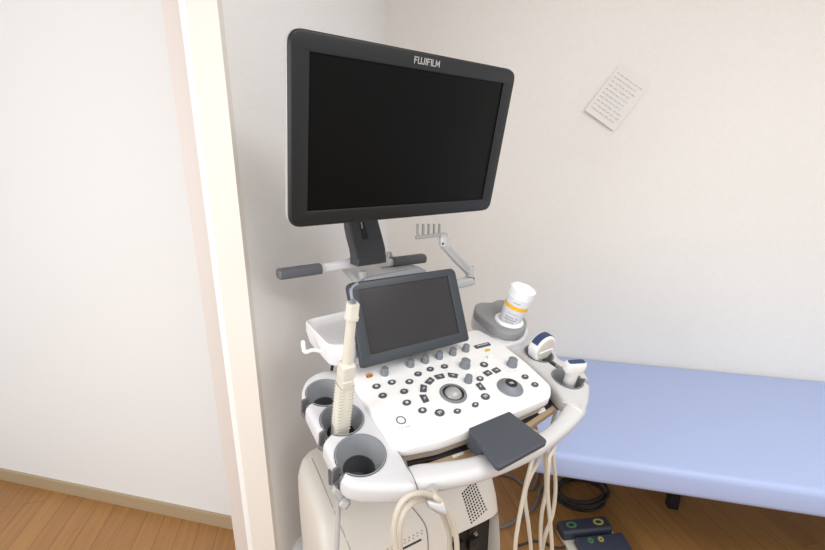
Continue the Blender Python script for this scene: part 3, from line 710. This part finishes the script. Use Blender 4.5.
# ---- hooks under the handle
h1, h2 = vp(436, 497, -.125), vp(436, 512, -.125)
hk = loft('cable_hook', [(axisframe(vp(432, 488, -.12), (0, 0, -1)), .020, .016, 3), (axisframe(vp(432, 501, -.125), (0, 0, -1)), .018, .014, 3)], SILVER, mc)
loft('hook_tip', [(axisframe(vp(427, 503.5, -.128), Vector((1, -.1, .1))), .014, .012, 3), (axisframe(vp(435, 506, -.134), Vector((1, -.1, .1))), .020, .022, 3), (axisframe(vp(441.5, 505.5, -.136), Vector((1, -.1, .1))), .026, .032, 3)], SILVER, hk)
r1 = vp(338, 506, -.02)
P = [vp(338, 497, -.02), vp(338.5, 503, -.02), vp(338, 520, -.02), vp(336.5, 560, -.02), vp(335.5, 620, -.02)]
rod = tube('hanger_rod', P, .0042, SILVER, mc, 10)
loft('rod_clamp', [(axisframe(vp(333.5, 489, -.03), Vector((1, 0, -.5))), .010, .010, 3), (axisframe(vp(340, 495, -.03), Vector((1, 0, -.6))), .016, .013, 3), (axisframe(vp(345, 500, -.03), Vector((1, 0, -.6))), .009, .010, 3)], SILVER, rod)
lathe('clamp_knob', [(0, 0), (.007, 0), (.010, .003), (.010, .012), (.006, .016), (0, .016)], axisframe(vp(341, 500, -.035), Vector((.5, -.5, -.6))), SILVERD, rod, 7)
loft('clamp_wing', [(axisframe(vp(329, 486.5, -.025), Vector((1, 0, -.3))), .004, .004, 3), (axisframe(vp(337, 489, -.025), Vector((1, 0, -.3))), .012, .008, 3)], SILVERD, rod)
box('clamp_block', tuple(vp(334.5, 479, .0)), (.016, .02, .034), DGREY, rod, .003)

# ================================================================== THINGS HELD BY THE MACHINE (placed in the machine's frame)
MW = Matrix.Translation(MO) @ Matrix.Rotation(YAW, 4, 'Z')
def held(name, base, label, cat, group=None):
    e = empty(name, MW @ Vector(base), YAW); tag(e, label, cat, group); return e
def give(parent, base, fn):
    """build a child in machine coordinates, then shift its mesh to the thing's own origin"""
    o = fn(); o.data.transform(Matrix.Translation(-Vector(base))); return o

# ---- convex probe
b0 = K(rc[0][0], rc[0][1], HL)
cp = held('convex_probe', b0, 'wide curved ultrasound probe with a dark blue lens in the rear right holder', 'ultrasound probe')
bu, bs2 = rc[0][:2]
PM2 = frame(K(bu - .007, bs2 - .005, -.009), Vector((1, 0, 0)) * 1.18, Nx * 1.12, -Sx * 1.12)
head = []
for i in range(0, 19):
    a = rad(-12) + rad(204) * i / 18; head.append((.031 * math.cos(a), .026 + .029 * math.sin(a)))
head += [(-.026, .006), (-.017, -.006), (.017, -.006), (.026, .006)]
head = roundpoly(head, .004, 2)
give(cp, b0, lambda: plate('probe_head', [head], -.0125, .0125, .005, PM2, CREAM if 0 else WHITE, cp))
give(cp, b0, lambda: plate('face_plate', [[(x * .80, .026 + (y - .026) * .80) for x, y in head]], .0115, .0135, .0008, PM2, mat('probe_shaded_face', (.66, .62, .56), .45), cp))  # face tinted darker, shade of the side turned from the light
def rid():
    bm = bmesh.new(); add_tube(bm, [PM2 @ Vector((x, .020 + abs(x) * .0, .0140)) for x in (-.021, 0, .021)], .0017, 8, 3)
    return out('face_ridge', bm, WHITE, cp)
give(cp, b0, rid)
arc = [(.0318 * math.cos(rad(a)), .026 + .0298 * math.sin(rad(a))) for a in range(22, 160, 6)]; arc2 = [(x * .93, .026 + (y - .026) * .93) for x, y in arc[::-1]]
give(cp, b0, lambda: plate('lens', [arc + arc2], -.0085, .0085, .001, PM2, BLUE, cp))
give(cp, b0, lambda: loft('probe_grip', [(frame(K(bu, bs2, h), (1, 0, 0), Sx, Nx), w_, d_, 2.6) for h, w_, d_ in ((.008, .040, .024), (-.01, .030, .023), (-.04, .024, .022), (-.058, .016, .016))], WHITE, cp))
# ---- linear probe
b1 = K(rc[1][0], rc[1][1], HL)
lp_ = held('linear_probe', b1, 'slim flat-topped ultrasound probe with a dark blue lens in the front right holder', 'ultrasound probe')
lu, ls = rc[1][:2]; la = rad(-20); lx_ = Vector((math.cos(la), 0, 0)) + Sx * math.sin(la); ly_ = Nx.cross(lx_)
o_ = k(575, 366, .035)
def LP(h, w_, d_, e_): 
    t = (h + .05) / .09; u_ = lu + .004 + (o_[0] - lu - .004) * max(0, min(1, t)) * 1; s_ = ls - .004 + (o_[1] - ls + .004) * max(0, min(1, t)); return (frame(K(u_, s_, h), lx_, ly_, Nx), w_, d_, e_)
give(lp_, b1, lambda: loft('probe_body', [LP(*q) for q in ((-.055, .016, .016, 2.4), (-.03, .026, .022, 2.6), (.0, .026, .021, 3), (.010, .029, .021, 3), (.018, .040, .022, 4), (.022, .048, .023, 5), (.040, .049, .023, 6), (.045, .047, .020, 6), (.0465, .044, .017, 6))], WHITE, lp_))
give(lp_, b1, lambda: loft('lens', [LP(*q) for q in ((.044, .041, .0125, 7), (.0482, .041, .0125, 7), (.049, .039, .011, 7))], BLUE, lp_))
# ---- cavity probe standing in the left holder
b2 = K(cups[1][0], cups[1][1], HL)
sp = held('cavity_probe', b2, 'tall cream rod probe with a ribbed handle standing in the middle left holder', 'ultrasound probe')
cu2 = cups[1]
q0 = K(cu2[0] - .006, cu2[1] - .006, -.055); vtop = vp(353, 303, .012)
def sk(y_img, x_img):                                # point on the probe's axis seen at this height of the photo
    d = vtop - q0; best = min((abs((lambda w: 0)(0)), 0) for _ in [0]); lo, hi = -.2, 1.3
    for _ in range(40):
        m_ = (lo + hi) / 2; p = q0 + d * m_ - RO; c = math.cos(PITCH); s = math.sin(PITCH)
        f_ = Vector((Ux.y * p.x + Vx.y * p.y, p.z)); wy = Ux.y * p.x + Vx.y * p.y
        zc = wy * c - p.z * s; yc = wy * s + p.z * c; yy = 275 - FPX * yc / zc
        if yy > y_img: lo = m_
        else: hi = m_
    return q0 + d * lo
axd = (vtop - q0).normalized()
def skf(y, w_, d_, e=4, dx=0): return (axisframe(sk(y, 0) + Vector((dx, 0, 0)), axd, (1, 0, 0)), w_, d_, e)
give(sp, b2, lambda: loft('handle', [skf(*q) for q in ((442, .029, .026, 5), (436, .030, .026, 5), (386, .0275, .026, 5), (384, .025, .023, 5))], CREAM, sp))
def ribs():
    bm = bmesh.new(); n = 15
    for i in range(n):
        y = 384 + i * 3.0; M = skf(y, 0, 0)[0]
        for sg in (-1, 1): add_box(bm, (.0100, .0272, .0012), M @ Matrix.Translation((sg * .0090, 0, 0)), .0004, 1)
    return out('handle_ribs', bm, mat('cream_rib', (.50, .46, .38), .5), sp)
give(sp, b2, ribs)
give(sp, b2, lambda: loft('handle_collar', [skf(*q) for q in ((386, .022, .0268, 5), (385, .0235, .0275, 6), (378, .0235, .0275, 6), (377.5, .020, .024, 6), (376, .020, .024, 6), (375.5, .0255, .0265, 6), (364, .0255, .0265, 6), (362.5, .021, .021, 3))], CREAM, sp))
give(sp, b2, lambda: loft('shaft', [skf(*q) for q in ((364, .0180, .0180, 2), (340, .0172, .0172, 2), (318, .0165, .0165, 2))], CREAM, sp))
give(sp, b2, lambda: loft('tip_collar', [skf(*q) for q in ((320, .016, .016, 3), (319.5, .0200, .019, 4), (316, .0205, .0195, 5), (315, .0180, .0175, 5), (304, .0185, .018, 5), (303, .0172, .017, 5))], CREAM, sp))
give(sp, b2, lambda: loft('tip_insert', [skf(*q) for q in ((304, .009, .009, 4), (300, .0085, .009, 4))], KNOB, sp))
# touch panel's pale side trim
for nm in ('touch_trim',):
    pts = [TF @ Vector((-tw_ / 2 + x, y, .001)) for x, y in ((.022, th_ / 2 - .004), (.010, th_ / 2 - .009), (.004, th_ / 2 - .020), (.005, th_ / 2 - .055))]
    tube(nm, pts, .0034, mat('trim_blue_grey', (.25, .28, .34), .4), tpn, 8)

# ---- gel bottle
bb0 = K(gc[0], gc[1], GH - .012); bt = vp(524, 287.5, bb0.y - .032)
gl = held('gel_bottle', bb0, 'white gel bottle with an orange-yellow band standing tilted in the grey round holder', 'bottle')
bd = (bt - bb0); BL = bd.length; BM = axisframe(bb0, bd, (1, 0, 0)); print('bottle length', BL)
R0, R1 = .0275, .0335
def rat(t): return R0 + (R1 - R0) * t
give(gl, bb0, lambda: lathe('bottle_body', [(0, 0), (R0 * .9, 0), (R0, .004), (rat(.75), BL * .76), (rat(.76) * .985, BL * .77), (0, BL * .77)], BM, BOTTLE, gl, 40))
give(gl, bb0, lambda: lathe('bottle_cap', [(0, BL * .77), (rat(.8), BL * .77), (R1, BL * .97), (R1 - .003, BL), (R1 * .72, BL + .001), (R1 * .66, BL - .001), (.004, BL - .001), (.003, BL + .0012), (0, BL + .0012)], BM, mat('cap_white', (.90, .91, .94), .35), gl, 40))
give(gl, bb0, lambda: lathe('label_band', [(rat(.47), BL * .505), (rat(.48) + .0006, BL * .505), (rat(.60) + .0006, BL * .60), (rat(.6), BL * .60)], BM, YELLOW, gl, 40))
def lab():
    bm = bmesh.new()
    fa = math.atan2(-1, 0)
    def mark(a, t, w_, h_):
        M = BM @ Matrix.Rotation(a, 4, 'Z') @ Matrix.Translation((rat(t) + .0003, 0, BL * t)); add_box(bm, (.0006, w_, h_), M)
    dc = BM.inverted() @ RO; base = math.atan2(dc.y, dc.x)
    for dd in (0, 1):
        for i in range(7):
            if random.random() < .85: mark(base - .42 + i * .15, .30 - dd * .055, .0028, .0036)
        for i in range(5): mark(base - .3 + i * .16, .235 - dd * .06, .003, .0032)
    for i in range(6): mark(base - .25 + i * .10, .68, .0024, .0022)
    for i in range(9): mark(base - .4 + i * .10, .40, .0026, .0010)
    return out('label_print', bm, mat('label_ink', (.36, .37, .42), .6), gl, False)
give(gl, bb0, lab)

# ---- cables hanging from the probes
def cable(thing_, base, pts, r, m=CABLE, per=8):
    return give(thing_, base, lambda: tube('cable', pts, r, m, thing_, 10, per))
vc = -.115
def V(x, y, v=vc): return vp(x, y, v)
cable(cp, b0, [K(bu, bs2, -.058), K(bu, bs2, -.09), K(bu - .06, bs2 - .08, -.14), V(541, 440, -.10), V(539.5, 459), V(530, 477), V(525, 496), V(528.5, 525), V(531, 552), V(531, 600), V(524, 635), V(515, 600, -.13), V(515, 552, -.13), V(518, 525, -.13), V(525, 489, -.13), V(532, 460, -.13), V(536, 440, -.10), Vector((.12, .03, .84)), Vector((.10, .10, .83))], .0042)
cable(lp_, b1, [K(lu, ls, -.055), K(lu, ls, -.09), K(lu - .03, ls - .02, -.14), V(553, 442, -.10), V(553.5, 459), V(555.5, 486), V(552.5, 514), V(543, 545), V(538, 600), V(545, 640), V(552, 600, -.14), V(552, 550, -.14), V(550, 520, -.14), V(547.5, 490, -.14), V(549, 459, -.14), V(550, 440, -.11), Vector((.15, .03, .84)), Vector((.11, .10, .82))], .0042)
give(lp_, b1, lambda: tube('cable_return', [V(546, 440, -.12), V(545.5, 462, -.12), V(546, 490, -.12), V(542, 512, -.12), V(540.5, 535, -.12), V(541, 560, -.12), V(541, 640, -.12)], .0042, CABLE, lp_, 10, 8))
vq = -.135
cable(sp, b2, [q0, K(cu2[0], cu2[1], -.10), Vector((-.16, -.01, .83)), V(425, 487, -.10), V(435, 496.5, vq), V(445, 507, vq), V(453.5, 525, vq), V(457, 550, vq), V(456, 600, vq), V(430, 650, vq), V(398, 600, vq), V(396, 552, vq), V(394, 528, vq), V(398.5, 508, vq), V(408, 496, vq), V(421.5, 493, vq), V(434, 498, -.125), V(442, 513, -.12), V(449, 533, -.12), V(449.5, 550, -.12), V(449, 600, -.12), V(425, 640, -.12), V(402, 600, -.12), V(400, 552, -.12), V(399.6, 530, -.12), V(404, 513, -.12), V(413, 502.5, -.12), V(425, 499, -.12), V(434, 503, -.12)], .0048)

# ================================================================== ON THE FLOOR
def fcable(name, pts, r, m, label, cat='cable', z=None):
    o = tube(name, [gp(x, y, (z or r) + .0005) for x, y in pts], r, m, None, 8, 8); tag(o, label, cat); return o
fcable('power_cable', [(498, 474), (505, 474.5), (512, 476.5), (520, 482), (527, 487), (533, 488), (537, 480), (538.5, 472), (542, 466)], .007, CABG, 'upper of the two grey floor cables, curving from behind the machine towards the bed end')
fcable('floor_cable', [(480, 527), (500, 527), (508, 524.5), (516, 519.5), (523, 515.5), (533, 508), (538, 499), (540, 489), (548, 484)], .0065, CABG, 'lower of the two grey floor cables, bending up behind the hanging cream probe cables')
coil = []
for i in range(66):
    a = i * .33; r_x = 24 + 2.5 * math.sin(i * .21); r_y = 15 + 2.0 * math.cos(i * .17)
    coil.append((581 + r_x * math.cos(a) + 1.5 * math.sin(i * .4), 494 + r_y * math.sin(a) + .08 * r_x * math.cos(a)))
pts = [gp(x, y, .006) + Vector((0, 0, .0105 * (i // 19))) for i, (x, y) in enumerate(coil)]
o = tube('coiled_cable', pts, .0065, CABB, None, 8, 3); tag(o, 'black cable lying in loose loops on the floor under the bed', 'cable')

# foot switch
fa_, fb_ = gp(563, 531, .04), gp(607, 526, .04)
fd = (fb_ - fa_); fd.z = 0; fang = math.atan2(fd.y, fd.x)
fc = (fa_ + fb_) / 2
fs = empty('foot_switch', (fc.x, fc.y - .03, 0), fang); tag(fs, 'dark navy foot switch with green and yellow ringed pedals on the floor by the bed', 'foot switch')
FL = fd.length + .03
box('base', (.01, -.02, .012), (FL, .17, .022), CREAM, fs, .006)
box('rear_bar', (0, .03, .042), (FL - .005, .062, .045), NAVY, fs, .014, 4)
box('pedal', (.03, -.065, .035), (FL - .02, .105, .030), mat('pedal_navy', (.05, .058, .09), .45), fs, .008, 3, R=Matrix.Rotation(rad(8), 3, 'X'))
for x_, m_ in ((-.055, GREENR), (.055, YELLR)):
    lathe('button_ring', [(.010, 0), (.010, .0015), (.018, .0015), (.018, 0)], Matrix.Translation((x_, .03, .0643)), m_, fs, 24, sx=1.15, sy=.8)
for x_, m_ in ((-.012, GREENR), (.028, YELLR)):
    lathe('pedal_mark', [(.004, 0), (.004, .001), (.0105, .001), (.0105, 0)], Matrix.Translation((x_, -.035, .0545)) @ Matrix.Rotation(rad(8), 4, 'X'), m_, fs, 20)
tube('switch_cable', [(-FL / 2 + .006, -.02, .02), (-FL / 2 - .03, -.01, .012), (-FL / 2 - .08, .03, .006), (-FL / 2 - .16, .02, .006)], .0045, CABB, fs, 8)
